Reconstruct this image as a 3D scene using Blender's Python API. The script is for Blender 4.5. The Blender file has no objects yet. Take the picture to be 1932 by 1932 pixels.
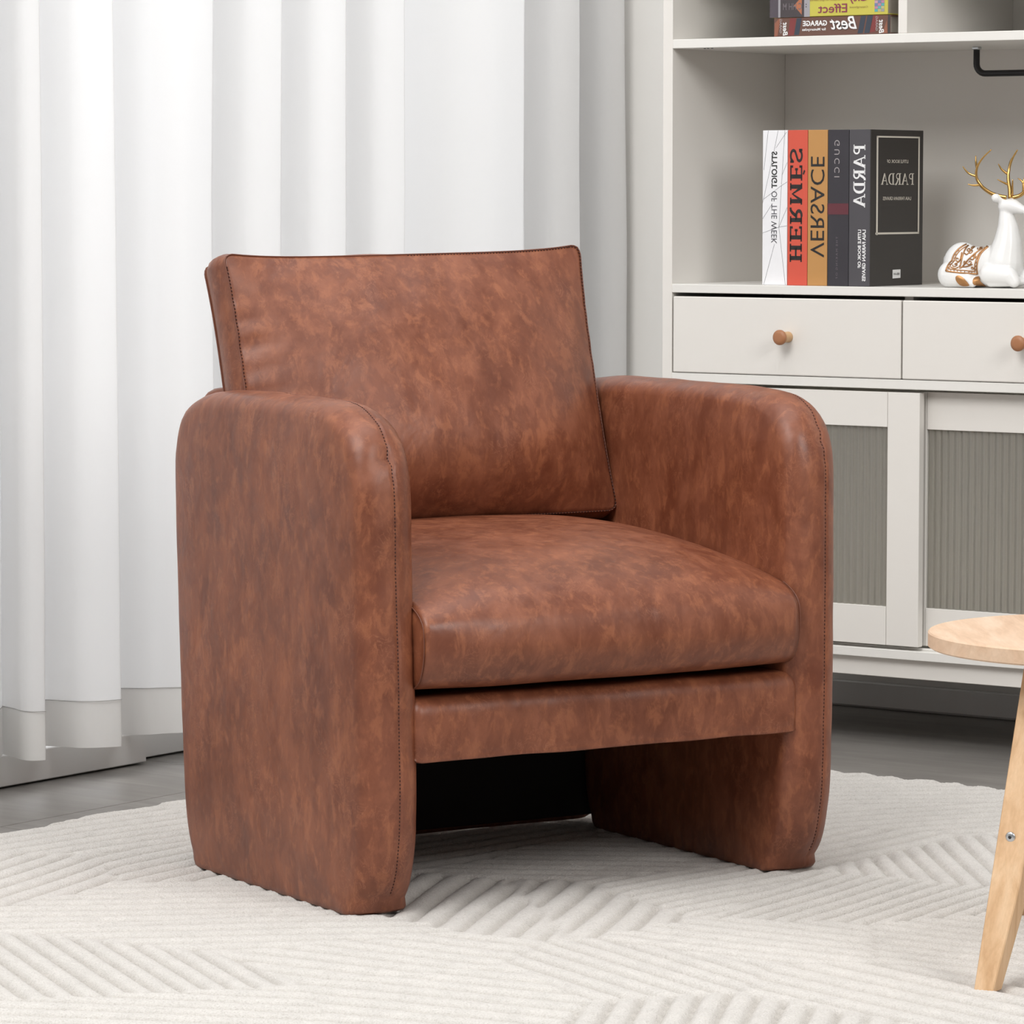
import bpy, bmesh, math, random
import numpy as np
from mathutils import Vector, Matrix, noise
random.seed(7)
PI = math.pi
scn = bpy.context.scene
COL = scn.collection

# ------------------------------------------------------------------ camera, light, exposure
cd = bpy.data.cameras.new('camera'); cam = bpy.data.objects.new('camera', cd); COL.objects.link(cam)
cam.location = (0, 0, .88)
cam.rotation_euler = (PI/2 - math.atan(606/7500), 0, 0)
cd.sensor_width = 36; cd.lens = 7500/1932*36; cd.clip_start = .05; cd.clip_end = 100
scn.camera = cam
scn.view_settings.view_transform = 'Standard'; scn.view_settings.look = 'None'
scn.view_settings.gamma = 1; scn.view_settings.use_curve_mapping = False
scn.view_settings.exposure = 0.0
wd = bpy.data.worlds.new('studio'); scn.world = wd; wd.use_nodes = True
wd.node_tree.nodes['Background'].inputs[0].default_value = (1, .99, .97, 1)
wd.node_tree.nodes['Background'].inputs[1].default_value = .29

def area(name, loc, target, size, power, color=(1, 1, 1)):
    l = bpy.data.lights.new(name, 'AREA'); l.shape = 'RECTANGLE'; l.size, l.size_y = size
    l.energy = power; l.color = color
    o = bpy.data.objects.new(name, l); COL.objects.link(o); o.location = loc
    o.rotation_euler = (Vector(target) - Vector(loc)).to_track_quat('-Z', 'Y').to_euler()
    return o
YAW = math.radians(35.6)
ROOM = Matrix.Translation((.14246, 7.06092, 0)) @ Matrix.Rotation(-YAW, 4, 'Z')   # x along back wall, y into the wall, z up
def rw(x, y, z): return tuple(ROOM @ Vector((x, y, z)))
area('softbox_key', (-1.5, 2.5, 3.5), (0, 5.2, .4), (2.0, 2.0), 124, (1, .99, .975))
area('softbox_side', (2.3, 2.3, 2.5), (.15, 6.0, .8), (1.3, 1.3), 60, (1, .985, .965))
area('softbox_top', (.2, 4.9, 3.4), (.1, 5.2, 0), (2.4, 2.0), 40, (1, .995, .99))
area('daylight_window', rw(-.75, -1.2, 1.35), rw(.5, -1.15, 1.2), (2.3, 2.2), 26, (1, .99, .985))

# ------------------------------------------------------------------ helpers
def link(o, parent=None):
    COL.objects.link(o)
    if parent is not None: o.parent = parent
    return o
def mesh_obj(name, verts, faces, mat, parent=None, smooth=False, mw=None):
    me = bpy.data.meshes.new(name); me.from_pydata([tuple(v) for v in verts], [], faces); me.update()
    if mat is not None: me.materials.append(mat)
    if smooth: me.polygons.foreach_set('use_smooth', [True]*len(me.polygons))
    o = bpy.data.objects.new(name, me); link(o, parent)
    if mw is not None:
        if parent is None: o.matrix_world = mw
        else: o.matrix_local = mw
    return o
def bm_obj(name, bm, mat, parent=None, smooth=False, mw=None):
    bmesh.ops.recalc_face_normals(bm, faces=bm.faces)
    me = bpy.data.meshes.new(name); bm.to_mesh(me); bm.free()
    if mat is not None: me.materials.append(mat)
    if smooth: me.polygons.foreach_set('use_smooth', [True]*len(me.polygons))
    o = bpy.data.objects.new(name, me); link(o, parent)
    if mw is not None:
        if parent is None: o.matrix_world = mw
        else: o.matrix_local = mw
    return o
def thing(name, label, cat, mw=None, group=None):
    o = bpy.data.objects.new(name, None); o.empty_display_size = .05; link(o)
    if mw is not None: o.matrix_world = mw
    o['label'] = label; o['category'] = cat
    if group: o['group'] = group
    return o
def tag(o, label, cat, group=None):
    o['label'] = label; o['category'] = cat
    if group: o['group'] = group
    return o
def bmbox(bm, lo, hi, bevel=0.0, seg=1, mat=None):
    n0 = len(bm.verts)
    c = [(a+b)/2 for a, b in zip(lo, hi)]; s = [abs(b-a) for a, b in zip(lo, hi)]
    M = Matrix.Translation(c) @ Matrix.Diagonal((*s, 1))
    if mat is not None: M = mat @ M
    r = bmesh.ops.create_cube(bm, size=1, matrix=M)
    if bevel:
        ed = list({e for v in r['verts'] for e in v.link_edges})
        bmesh.ops.bevel(bm, geom=ed, offset=bevel, segments=seg, affect='EDGES', profile=.5)
def box(name, lo, hi, mat, parent=None, bevel=.0, seg=1, mw=None, smooth=False):
    bm = bmesh.new(); bmbox(bm, lo, hi, bevel, seg); return bm_obj(name, bm, mat, parent, smooth, mw)
def tube_geo(pts, rad, n=8, cap=True):
    pts = [Vector(p) for p in pts]; V = []; F = []
    up = None
    for i, p in enumerate(pts):
        t = (pts[min(i+1, len(pts)-1)] - pts[max(i-1, 0)]).normalized()
        if up is None:
            up = Vector((0, 0, 1)) if abs(t.z) < .9 else Vector((1, 0, 0))
        a = t.cross(up).normalized(); up = a.cross(t).normalized()
        r = rad[i] if hasattr(rad, '__len__') else rad
        for k in range(n):
            q = 2*PI*k/n; V.append(p + a*(math.cos(q)*r) + up*(math.sin(q)*r))
    for i in range(len(pts)-1):
        for k in range(n):
            k2 = (k+1) % n; F.append((i*n+k, i*n+k2, (i+1)*n+k2, (i+1)*n+k))
    if cap:
        F.append(tuple(range(n))[::-1]); F.append(tuple((len(pts)-1)*n+k for k in range(n)))
    return V, F
class Geo:
    def __init__(s): s.V = []; s.F = []
    def add(s, V, F):
        b = len(s.V); s.V += [Vector(v) for v in V]; s.F += [tuple(i+b for i in f) for f in F]
    def tube(s, pts, r, n=8): s.add(*tube_geo(pts, r, n))
    def obj(s, name, mat, parent=None, smooth=True, mw=None): return mesh_obj(name, s.V, s.F, mat, parent, smooth, mw)
def tube(name, pts, r, mat, parent=None, n=8, mw=None):
    g = Geo(); g.tube(pts, r, n); return g.obj(name, mat, parent, True, mw)
def catmull(P, n, closed=False):
    P = [np.array(p, float) for p in P]; m = len(P); out = []
    rng = m if closed else m-1
    for i in range(rng):
        if closed: p0, p1, p2, p3 = P[(i-1) % m], P[i], P[(i+1) % m], P[(i+2) % m]
        else: p0, p1, p2, p3 = P[max(i-1, 0)], P[i], P[i+1], P[min(i+2, m-1)]
        for k in range(n):
            t = k/n
            out.append(.5*((2*p1)+(p2-p0)*t+(2*p0-5*p1+4*p2-p3)*t*t+(3*p1-p0-3*p2+p3)*t**3))
    if not closed: out.append(P[-1])
    return np.array(out)
def resample(Q, n, closed=False):
    Q = np.array(Q, float)
    if closed: Q = np.vstack([Q, Q[:1]])
    L = np.r_[0, np.cumsum(np.linalg.norm(np.diff(Q, axis=0), axis=1))]
    s = np.linspace(0, L[-1], n+1 if closed else n)
    R = np.stack([np.interp(s, L, Q[:, k]) for k in range(Q.shape[1])], 1)
    return R[:-1] if closed else R
def lathe(name, prof, mat, parent=None, n=32, mw=None):     # prof: (radius, height)
    V = []; F = []
    for r, z in prof:
        for k in range(n): V.append((r*math.cos(2*PI*k/n), r*math.sin(2*PI*k/n), z))
    for i in range(len(prof)-1):
        for k in range(n):
            k2 = (k+1) % n; F.append((i*n+k, i*n+k2, (i+1)*n+k2, (i+1)*n+k))
    F.append(tuple(range(n))[::-1]); F.append(tuple((len(prof)-1)*n+k for k in range(n)))
    return mesh_obj(name, V, F, mat, parent, True, mw)

# ------------------------------------------------------------------ materials
def newmat(name, color=(.8, .8, .8), rough=.5, **kw):
    m = bpy.data.materials.new(name); m.use_nodes = True
    b = m.node_tree.nodes['Principled BSDF']
    b.inputs['Base Color'].default_value = (*color, 1); b.inputs['Roughness'].default_value = rough
    for k, v in kw.items(): b.inputs[k.replace('_', ' ')].default_value = v
    return m
def N(m, t, **kw):
    n = m.node_tree.nodes.new(t)
    for k, v in kw.items(): setattr(n, k, v)
    return n
def L(m, a, b): m.node_tree.links.new(a, b)
def ramp(m, stops):
    r = N(m, 'ShaderNodeValToRGB'); e = r.color_ramp.elements
    while len(e) < len(stops): e.new(.5)
    for x, (p, c) in zip(e, stops): x.position = p; x.color = (*c, 1)
    return r
def nz(m, vec, scale, detail=4, rough=.55, dist=0, stretch=(1, 1, 1), rot=(0, 0, 0), loc=(0, 0, 0)):
    mp = N(m, 'ShaderNodeMapping'); mp.inputs['Scale'].default_value = stretch; mp.inputs['Rotation'].default_value = rot; mp.inputs['Location'].default_value = loc
    L(m, vec, mp.inputs['Vector'])
    n = N(m, 'ShaderNodeTexNoise'); n.inputs['Scale'].default_value = scale; n.inputs['Detail'].default_value = detail
    n.inputs['Roughness'].default_value = rough; n.inputs['Distortion'].default_value = dist
    L(m, mp.outputs[0], n.inputs['Vector']); return n.outputs['Fac']
def mixc(m, fac, a, b, mode='MIX'):
    x = N(m, 'ShaderNodeMix', data_type='RGBA', blend_type=mode)
    if isinstance(fac, float): x.inputs[0].default_value = fac
    else: L(m, fac, x.inputs[0])
    for s, i in ((a, 6), (b, 7)):
        if isinstance(s, tuple): x.inputs[i].default_value = (*s, 1)
        else: L(m, s, x.inputs[i])
    return x.outputs[2]
def bump(m, h, strength, dist, prev=None):
    b = N(m, 'ShaderNodeBump'); b.inputs['Strength'].default_value = strength; b.inputs['Distance'].default_value = dist
    L(m, h, b.inputs['Height'])
    if prev is not None: L(m, prev, b.inputs['Normal'])
    return b.outputs[0]
def bsdf(m): return m.node_tree.nodes['Principled BSDF']

def leather_mat():
    m = newmat('brown_leather', (.25, .09, .05), .42)
    tc = N(m, 'ShaderNodeTexCoord').outputs['Object']
    # warp
    big = nz(m, tc, 7, 3, .5, .3, (1, 1, .8))
    mott = nz(m, tc, 24, 6, .62, .35, (1, 1, .66))
    fine = nz(m, tc, 62, 5, .68, .45, (1, 1, .50), loc=(3, 1, 2))
    streak = nz(m, tc, 42, 4, .62, .5, (1, 1, .42), rot=(.35, .4, .3))
    base = ramp(m, [(.34, (.150, .043, .020)), (.5, (.200, .064, .031)), (.66, (.248, .084, .042))])
    L(m, mott, base.inputs[0])
    hi = ramp(m, [(.50, (0, 0, 0)), (.63, (.60, .60, .60))]); L(m, fine, hi.inputs[0])
    c = mixc(m, hi.outputs[0], base.outputs[0], (.325, .116, .054))
    lo = ramp(m, [(.38, (.5, .5, .5)), (.48, (0, 0, 0))]); L(m, streak, lo.inputs[0])
    c = mixc(m, lo.outputs[0], c, (.145, .042, .021))
    bg = ramp(m, [(.35, (.88, .85, .84)), (.65, (1.08, 1.07, 1.05))]); L(m, big, bg.inputs[0])
    c = mixc(m, 1.0, c, bg.outputs[0], 'MULTIPLY')
    wisp = nz(m, tc, 55, 3, .5, 2.2, (1, 1, .8), rot=(.7, .2, .6), loc=(5, 2, 8))
    w1 = ramp(m, [(.470, (0, 0, 0)), (.50, (.38, .38, .38)), (.530, (0, 0, 0))]); L(m, wisp, w1.inputs[0])
    gate = ramp(m, [(.52, (0, 0, 0)), (.64, (1, 1, 1))]); L(m, nz(m, tc, 13, 2, .5, 0, loc=(7, 7, 7)), gate.inputs[0])
    fac = mixc(m, 1.0, w1.outputs[0], gate.outputs[0], 'MULTIPLY')
    c = mixc(m, fac, c, (.38, .15, .08))
    L(m, c, bsdf(m).inputs['Base Color'])
    rr = ramp(m, [(.3, (.37, .37, .37)), (.7, (.49, .49, .49))]); L(m, mott, rr.inputs[0]); L(m, rr.outputs[0], bsdf(m).inputs['Roughness'])
    b1 = bump(m, nz(m, tc, 13, 3, .5, .4), .25, .012)
    b2 = bump(m, nz(m, tc, 900, 2, .5), .12, .0006, b1)
    L(m, b2, bsdf(m).inputs['Normal'])
    bsdf(m).inputs['Specular IOR Level'].default_value = .5
    return m
LEATHER = leather_mat()
STITCH = newmat('dark_red_thread', (.045, .010, .006), .7)
SEAMM = newmat('seam_edge_leather', (.15, .048, .026), .5)
BLACKCLOTH_SHADE = newmat('black_underlining_and_shade', (.010, .007, .006), .9)
STEEL = newmat('steel', (.62, .64, .66), .28, Metallic=1.0)
BLACKM = newmat('black_powder_coat', (.012, .012, .014), .38)
WHITELAM = newmat('warm_white_laminate', (.735, .708, .668), .42)
WHITELAM2 = newmat('panel_edge_laminate', (.75, .735, .70), .38)
GOLD = newmat('gold', (.62, .38, .13), .26, Metallic=1.0)
PORC = newmat('white_porcelain', (.80, .80, .79), .28)
PAPER = newmat('page_paper', (.45, .41, .36), .8)

def wall_mat(name, c):
    m = newmat(name, c, .8); tc = N(m, 'ShaderNodeTexCoord').outputs['Object']
    L(m, bump(m, nz(m, tc, 160, 3), .08, .001), bsdf(m).inputs['Normal']); return m
WALLM = wall_mat('painted_wall', (.76, .745, .715))
BASEM = newmat('white_painted_skirting', (.78, .77, .755), .4)

def floor_mat():
    m = newmat('grey_stone_tile', (.17, .165, .16), .42)
    tc = N(m, 'ShaderNodeTexCoord').outputs['Object']
    a = nz(m, tc, 14, 6, .65, .4, (.25, 2.2, 1)); b = nz(m, tc, 3, 3, .5)
    r = ramp(m, [(.3, (.178, .166, .153)), (.55, (.222, .208, .193)), (.75, (.278, .262, .245))]); L(m, a, r.inputs[0])
    r2 = ramp(m, [(.3, (.85, .85, .85)), (.7, (1.1, 1.1, 1.1))]); L(m, b, r2.inputs[0])
    L(m, mixc(m, 1.0, r.outputs[0], r2.outputs[0], 'MULTIPLY'), bsdf(m).inputs['Base Color'])
    L(m, bump(m, a, .15, .002), bsdf(m).inputs['Normal']); return m
FLOORM = floor_mat()
GROUT = newmat('dark_joint', (.045, .042, .04), .9)

def curtain_mat():
    m = bpy.data.materials.new('sheer_white_voile'); m.use_nodes = True; nt = m.node_tree
    nt.nodes.remove(nt.nodes['Principled BSDF']); out = nt.nodes['Material Output']
    d = N(m, 'ShaderNodeBsdfDiffuse'); t = N(m, 'ShaderNodeBsdfTranslucent'); x = N(m, 'ShaderNodeMixShader')
    d.inputs[0].default_value = (.86, .855, .85, 1); t.inputs[0].default_value = (.92, .92, .92, 1); x.inputs[0].default_value = .5
    tc = N(m, 'ShaderNodeTexCoord').outputs['Object']
    bp = bump(m, nz(m, tc, 700, 1, .5, 0, (1, 1, .2)), .05, .0006); L(m, bp, d.inputs['Normal'])
    L(m, d.outputs[0], x.inputs[1]); L(m, t.outputs[0], x.inputs[2]); L(m, x.outputs[0], out.inputs[0]); return m
CURT = curtain_mat()
def hem_mat():
    m = bpy.data.materials.new('doubled_hem_voile'); m.use_nodes = True; nt = m.node_tree
    nt.nodes.remove(nt.nodes['Principled BSDF']); out = nt.nodes['Material Output']
    d = N(m, 'ShaderNodeBsdfDiffuse'); t = N(m, 'ShaderNodeBsdfTranslucent'); x = N(m, 'ShaderNodeMixShader')
    d.inputs[0].default_value = (.80, .79, .77, 1); t.inputs[0].default_value = (.8, .79, .77, 1); x.inputs[0].default_value = .25
    L(m, d.outputs[0], x.inputs[1]); L(m, t.outputs[0], x.inputs[2]); L(m, x.outputs[0], out.inputs[0]); return m
HEM = hem_mat()

def rug_mat():
    m = newmat('cream_wool_pile', (.74, .70, .655), .95)
    tc = N(m, 'ShaderNodeTexCoord').outputs['Object']
    a = nz(m, tc, 420, 3, .7); b = nz(m, tc, 30, 3, .6)
    r = ramp(m, [(.25, (.56, .53, .495)), (.5, (.735, .708, .675)), (.8, (.82, .795, .765))]); L(m, a, r.inputs[0])
    r2 = ramp(m, [(.3, (.94, .94, .94)), (.7, (1.03, 1.03, 1.03))]); L(m, b, r2.inputs[0])
    pa = N(m, 'ShaderNodeAttribute', attribute_name='pile')      # pile height; shade in the grooves is painted into the colour
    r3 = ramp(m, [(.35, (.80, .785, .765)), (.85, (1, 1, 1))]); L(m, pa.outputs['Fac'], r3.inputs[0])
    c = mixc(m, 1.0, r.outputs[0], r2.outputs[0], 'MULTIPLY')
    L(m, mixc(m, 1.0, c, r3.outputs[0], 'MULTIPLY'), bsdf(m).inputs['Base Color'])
    L(m, bump(m, a, .7, .004), bsdf(m).inputs['Normal'])
    bsdf(m).inputs['Specular IOR Level'].default_value = .1
    bsdf(m).inputs['Sheen Weight'].default_value = .15
    return m
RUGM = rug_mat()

def wood_mat(name, c0, c1, c2, stretch, scale=22, rot=(0, 0, 0)):
    m = newmat(name, c1, .5)
    tc = N(m, 'ShaderNodeTexCoord').outputs['Object']
    a = nz(m, tc, scale, 4, .55, .6, stretch, rot); f = nz(m, tc, scale*7, 3, .6, .4, stretch, rot)
    r = ramp(m, [(.32, c0), (.5, c1), (.68, c2)]); L(m, a, r.inputs[0])
    r2 = ramp(m, [(.3, (.93, .92, .90)), (.7, (1.04, 1.04, 1.04))]); L(m, f, r2.inputs[0])
    L(m, mixc(m, 1.0, r.outputs[0], r2.outputs[0], 'MULTIPLY'), bsdf(m).inputs['Base Color'])
    L(m, bump(m, f, .1, .0008), bsdf(m).inputs['Normal']); return m
PINE_TOP = wood_mat('pine_top', (.58, .38, .25), (.70, .49, .34), (.77, .58, .43), (1.6, .22, 1), 20, (0, 0, 1.0))
PINE_LEG = wood_mat('pine_leg', (.56, .34, .175), (.66, .43, .245), (.71, .49, .30), (4, 4, .09), 12)
KNOBW = newmat('stained_wood_knob', (.36, .155, .07), .45)
KNOBS = newmat('light_wood_stem', (.55, .34, .17), .45)

def glass_mat():
    m = newmat('fluted_glass', (.87, .845, .775), .10)
    b = bsdf(m); b.inputs['Transmission Weight'].default_value = .85; b.inputs['IOR'].default_value = 1.45
    return m
GLASS = glass_mat()

# ------------------------------------------------------------------ setting
def structure(o): o['kind'] = 'structure'; return o
fl = structure(box('floor', (-3.2, -6.5, -.06), (3.2, .2, -.004), GROUT, mw=ROOM))
def tile(x0, x1, y0, y1):
    g = .0012
    o = box('tile', (x0+g, y0+g, -.0045), (x1-g, y1-g, 0), FLOORM, fl, .0006)
    return o
rows = [-3.164, -2.364, -1.564, -.564, 0.236, 1.336, 1.986, 2.636, 3.2]
for i in range(len(rows)-1):
    off = -1.184 if i % 2 == 1 else -1.795
    y = off + 1.8*2
    while y > -6.5:
        a = max(y-1.8, -6.5); b = min(y, .2)
        if b-a > .05: tile(rows[i], rows[i+1], a, b)
        y -= 1.8
structure(box('wall_back', (-3.2, .012, 0), (3.2, .15, 2.7), WALLM, mw=ROOM))
bb = structure(box('baseboard_back', (-.12, 0, .003), (3.2, .012, .045), BASEM, bevel=.002, mw=ROOM))
# wall_left is built around the window opening
bm = bmesh.new()
for lo, hi in [((-.25, -6.5, 0), (-.115, -2.6, 2.7)), ((-.25, -.10, 0), (-.115, .012, 2.7)), ((-.25, -2.6, 2.35), (-.115, -.10, 2.7)), ((-.25, -2.6, 0), (-.115, -.10, .05))]:
    bmbox(bm, lo, hi)
structure(bm_obj('wall_left', bm, WALLM, mw=ROOM))
structure(box('baseboard_left', (-.115, -3.5, .003), (0, -1.212, .050), BASEM, bevel=.0015, mw=ROOM))
structure(box('baseboard_left', (-.115, -1.212, .003), (-.030, .0, .050), BASEM, bevel=.0015, mw=ROOM))
win = structure(bpy.data.objects.new('window_1', None)); link(win); win.matrix_world = ROOM
FRM = newmat('white_window_frame', (.8, .8, .8), .4)
bm = bmesh.new()
for lo, hi in [((-.23, -2.6, .05), (-.17, -.10, .10)), ((-.23, -2.6, 2.30), (-.17, -.10, 2.35)), ((-.23, -2.6, .1), (-.17, -2.55, 2.3)), ((-.23, -.15, .1), (-.17, -.10, 2.3))]:
    bmbox(bm, lo, hi, .002)
bm_obj('window_frame', bm, FRM, win)
for y in (-1.75, -.95): box('window_mullion', (-.225, y-.02, .1), (-.175, y+.02, 2.3), FRM, win, .002)
PANE = newmat('frosted_pane', (.95, .97, 1), .35); bsdf(PANE).inputs['Transmission Weight'].default_value = 1; bsdf(PANE).inputs['IOR'].default_value = 1.1
for a, b in ((-2.55, -1.77), (-1.73, -.97), (-.93, -.15)): box('window_pane', (-.203, a, .1), (-.198, b, 2.3), PANE, win)

# curtain: zigzag pleats along the left wall
cur = thing('curtain', 'sheer white floor-length pleated curtain covering the window wall', 'curtain', ROOM)
pl = [(.009, -.014), (.174, .138), (.514, .300), (.674, .632), (.841, .789), (1.005, .952), (1.235, 1.112), (1.405, 1.338), (1.497, 1.504)]
pts = [(-.03, .005)]
ctrl = []
ctrl.append((.052, -.014))
for k, (ain, aout) in enumerate(pl):
    # going from the corner toward the camera: outer tip aout, back to inner ain, then out again to next tip
    if k > 0: ctrl.append((.053, aout))
    n = 4
    dx = .087
    if k > 0:
        pass
    # panel from outer (w=.055, along=aout) to inner (w=-.035, along=ain)
    for j in range(1, n):
        t = j/n; e = .012*math.sin(PI*t)
        if k == 6: e += .006*math.sin(3*PI*t)
        if k == 2: e += .010*math.sin(2*PI*t)
        ctrl.append((.055 - .09*t + e, aout + (ain-aout)*t + .020*math.sin(PI*min(1, t*1.15))**.8))
    ctrl.append((-.034, ain + .002))
    ctrl.append((-.030, ain + .010))
    if k < len(pl)-1:
        nx = pl[k+1][1]
        ctrl.append((.02, ain + (nx-ain)*.62 + .006)); ctrl.append((.046, nx - .004))
a = 1.52
ctrl.append((.046, a+.09)); 
while a < 3.3:
    ctrl += [(.055, a+.10), (.01, a+.13), (-.035, a+.16), (-.02, a+.20), (.045, a+.235)]; a += .165
ctrl = [(x+.030, al+.031) for x, al in ctrl]
ctrl.insert(0, (.03, .012))
C2 = catmull(ctrl, 6)
def curtain_sheet(name, z0, z1, nz_, mat, grow=0.0, parent=cur):
    V = []; F = []; n = len(C2)
    for j in range(nz_+1):
        z = z0 + (z1-z0)*j/nz_
        for i, (x, al) in enumerate(C2):
            wob = .006*noise.noise(Vector((al*2.5, z*.8, 3.1)))*(1.2-z*.3) + .0016*noise.noise(Vector((al*14, z*5, 1.7)))
            low = max(0, 1-z/.5)
            al2 = al + .010*noise.noise(Vector((al*3, z*1.2, 9)))*(z) 
            V.append((x+wob+grow, -al2, z + .0015*math.sin(al*23)*(1 if j == 0 else 0)))
    for j in range(nz_):
        for i in range(n-1): F.append((j*n+i, j*n+i+1, (j+1)*n+i+1, (j+1)*n+i))
    return mesh_obj(name, V, F, mat, parent, True)
curtain_sheet('panel', .122, 2.45, 30, CURT)
curtain_sheet('hem', .0515, .123, 3, HEM)
tube('hem_stitching', [(x+.0016+.006*noise.noise(Vector((al*2.5, .122*.8, 3.1)))*(1.2-.122*.3), -al-.0005, .1225) for x, al in C2], .0006, newmat('grey_thread', (.45, .44, .43), .9), cur, 4)
box('curtain_track', (-.02, -3.4, 2.45), (.10, .0, 2.49), BASEM, cur, .003)

# ------------------------------------------------------------------ bookcase
bc = thing('bookcase', 'tall warm white bookcase with drawers and fluted glass doors against back wall', 'bookcase', ROOM)
X0, X1, D0 = .426, 1.318, -.42          # outer left, outer right, front plane
IN0, IN1 = .4445, 1.2995
BK = -.075
def B(name, lo, hi, mat=WHITELAM, parent=bc, bevel=.0008): return box(name, lo, hi, mat, parent, bevel)
B('side_panel', (X0, D0, 0), (IN0, -.06, 1.62)); B('side_panel', (IN1, D0, 0), (X1, -.06, 1.62))
B('back_panel', (IN0, BK, .145), (IN1, BK+.008, 1.60))
B('top_board', (X0, D0-.005, 1.62), (X1, -.06, 1.638))
B('shelf', (IN0, D0, 1.109), (IN1, BK, 1.1235), WHITELAM2)
B('counter_board', (IN0, D0, .7155), (IN1, BK, .7295), WHITELAM2)
B('shelf', (IN0, D0, 1.245), (IN1, BK, 1.2595), WHITELAM2)  # out of view, added to keep light out of the compartment below
B('divider', (.8625, D0+.001, 1.1235), (.878, BK, 1.245))
B('drawer_divider', (.866, D0+.022, .585), (.882, BK, .7155))
B('drawer_rail', (IN0, D0, .5705), (IN1, BK, .5855), WHITELAM2)
B('bottom_board', (IN0, D0, .1455), (IN1, BK, .160), WHITELAM2)
B('apron', (IN0, D0+.012, .1145), (IN1, D0+.028, .1455))
for x0, x1 in ((.4475, .8725), (.8755, 1.297)):
    dr = B('drawer', (x0, D0-.001, .5865), (x1, D0+.016, .7095), WHITELAM, bc, .0015)
    bmx = bmesh.new(); bmbox(bmx, (x0+.01, D0+.016, .60), (x1-.01, -.12, .612)); bmbox(bmx, (x0+.01, D0+.016, .60), (x0+.022, -.12, .69)); bmbox(bmx, (x1-.022, D0+.016, .60), (x1-.01, -.12, .69))
    bm_obj('drawer_box', bmx, WHITELAM, dr)
    kx = (x0+x1)/2 + (0.0125 if x0 < .6 else .0125); kz = .648
    kn = lathe('knob', [(.0088, 0), (.0088, .002), (.0084, .008), (.0094, .016), (.0112, .0235)], KNOBS, dr, 28,
               mw=Matrix.Translation((kx-.0055, D0-.001, kz)) @ Matrix.Rotation(PI/2, 4, 'X'))
    kc = lathe('knob_face', [(.0112, .0), (.0122, .0012), (.0122, .0035), (.0108, .0058), (.006, .0066), (.001, .0068)], KNOBW, kn, 28, mw=Matrix.Translation((0, 0, .0234)))
# hanging rod under the shelf
rod = [(.8805, -.20, 1.108), (.8805, -.20, 1.085)] + [(.8805+.016*(1-math.cos(q)), -.20, 1.0825-.016*math.sin(q)) for q in np.linspace(0, PI/2, 8)] + [(1.2, -.20, 1.0665), (1.26, -.2, 1.0665)]
r_ = tube('hanging_rod', rod, .0052, BLACKM, bc, 14)
box('rod_bracket', (.8745, -.206, 1.1045), (.8865, -.194, 1.109), STEEL, bc, .001)
tiny = Geo()
for i in range(3): tiny.add(*tube_geo([(.495+.006*i+.002*(i == 2), -.405, 1.1088), (.4985+.006*i+.002*(i == 2), -.405, 1.1088)], .0009, 6))
tiny.obj('screw_caps', BLACKM, bc)
# doors
def ribbed(name, x0, x1, z0, z1, y, parent, pitch=.0121, th=.004):
    n = int(round((x1-x0)/pitch)); per = 7; V = []; F = []
    xs = []; ys = []
    for i in range(n):
        for k in range(per):
            t = k/per; xs.append(x0+(x1-x0)*(i+t)/n); ys.append(y-.0042*math.sqrt(max(0, math.sin(PI*t))))
    xs.append(x1); ys.append(y)
    m_ = len(xs)
    for z in (z0, z1):
        for x, yy in zip(xs, ys): V.append((x, yy, z))
    for z in (z0, z1):
        V.append((x0, y+th, z)); V.append((x1, y+th, z))
    for i in range(m_-1): F.append((i, i+1, m_+i+1, m_+i))
    b = 2*m_
    F.append((b+1, b, b+2, b+3)); F.append((0, m_, b+2, b)); F.append((m_-1, b+1, b+3, 2*m_-1))
    F.append(tuple(range(m_))[::-1]+(b, b+1)); F.append(tuple(range(m_, 2*m_))+(b+3, b+2))
    return mesh_obj(name, V, F, GLASS, parent)
def door(x0, x1, y0, y1, z0, z1, sw, top, bot):
    dr = B('door', (x0, y0, z0), (x0+sw, y1, z1)); dr.name = 'door'
    B('stile', (x1-sw, y0, z0), (x1, y1, z1), WHITELAM, dr)
    B('top_rail', (x0+sw+.0006, y0+.0003, top), (x1-sw-.0006, y1, z1), WHITELAM, dr, .0005)
    B('bottom_rail', (x0+sw+.0006, y0+.0003, z0), (x1-sw-.0006, y1, bot), WHITELAM, dr, .0005)
    ribbed('fluted_glass', x0+sw, x1-sw, bot, top, (y0+y1)/2, dr)
    return dr
door(.4465, .9065, D0+.001, D0+.016, .1665, .5655, .0575, .5105, .2275)
door(.8475, 1.2975, D0+.026, D0+.041, .1665, .5665, .0575, .5075, .2265)
B('door_track', (IN0, D0+.0175, .160), (IN1, D0+.0245, .1635), WHITELAM2)
for y in (-.13, -.30):
    for z in (.28, .31, .34, .37, .40, .43):
        V_, F_ = tube_geo([(IN0, y, z), (IN0+.0012, y, z)], .0028, 8); mesh_obj('shelf_pin', V_, F_, BLACKM, bc)

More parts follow.
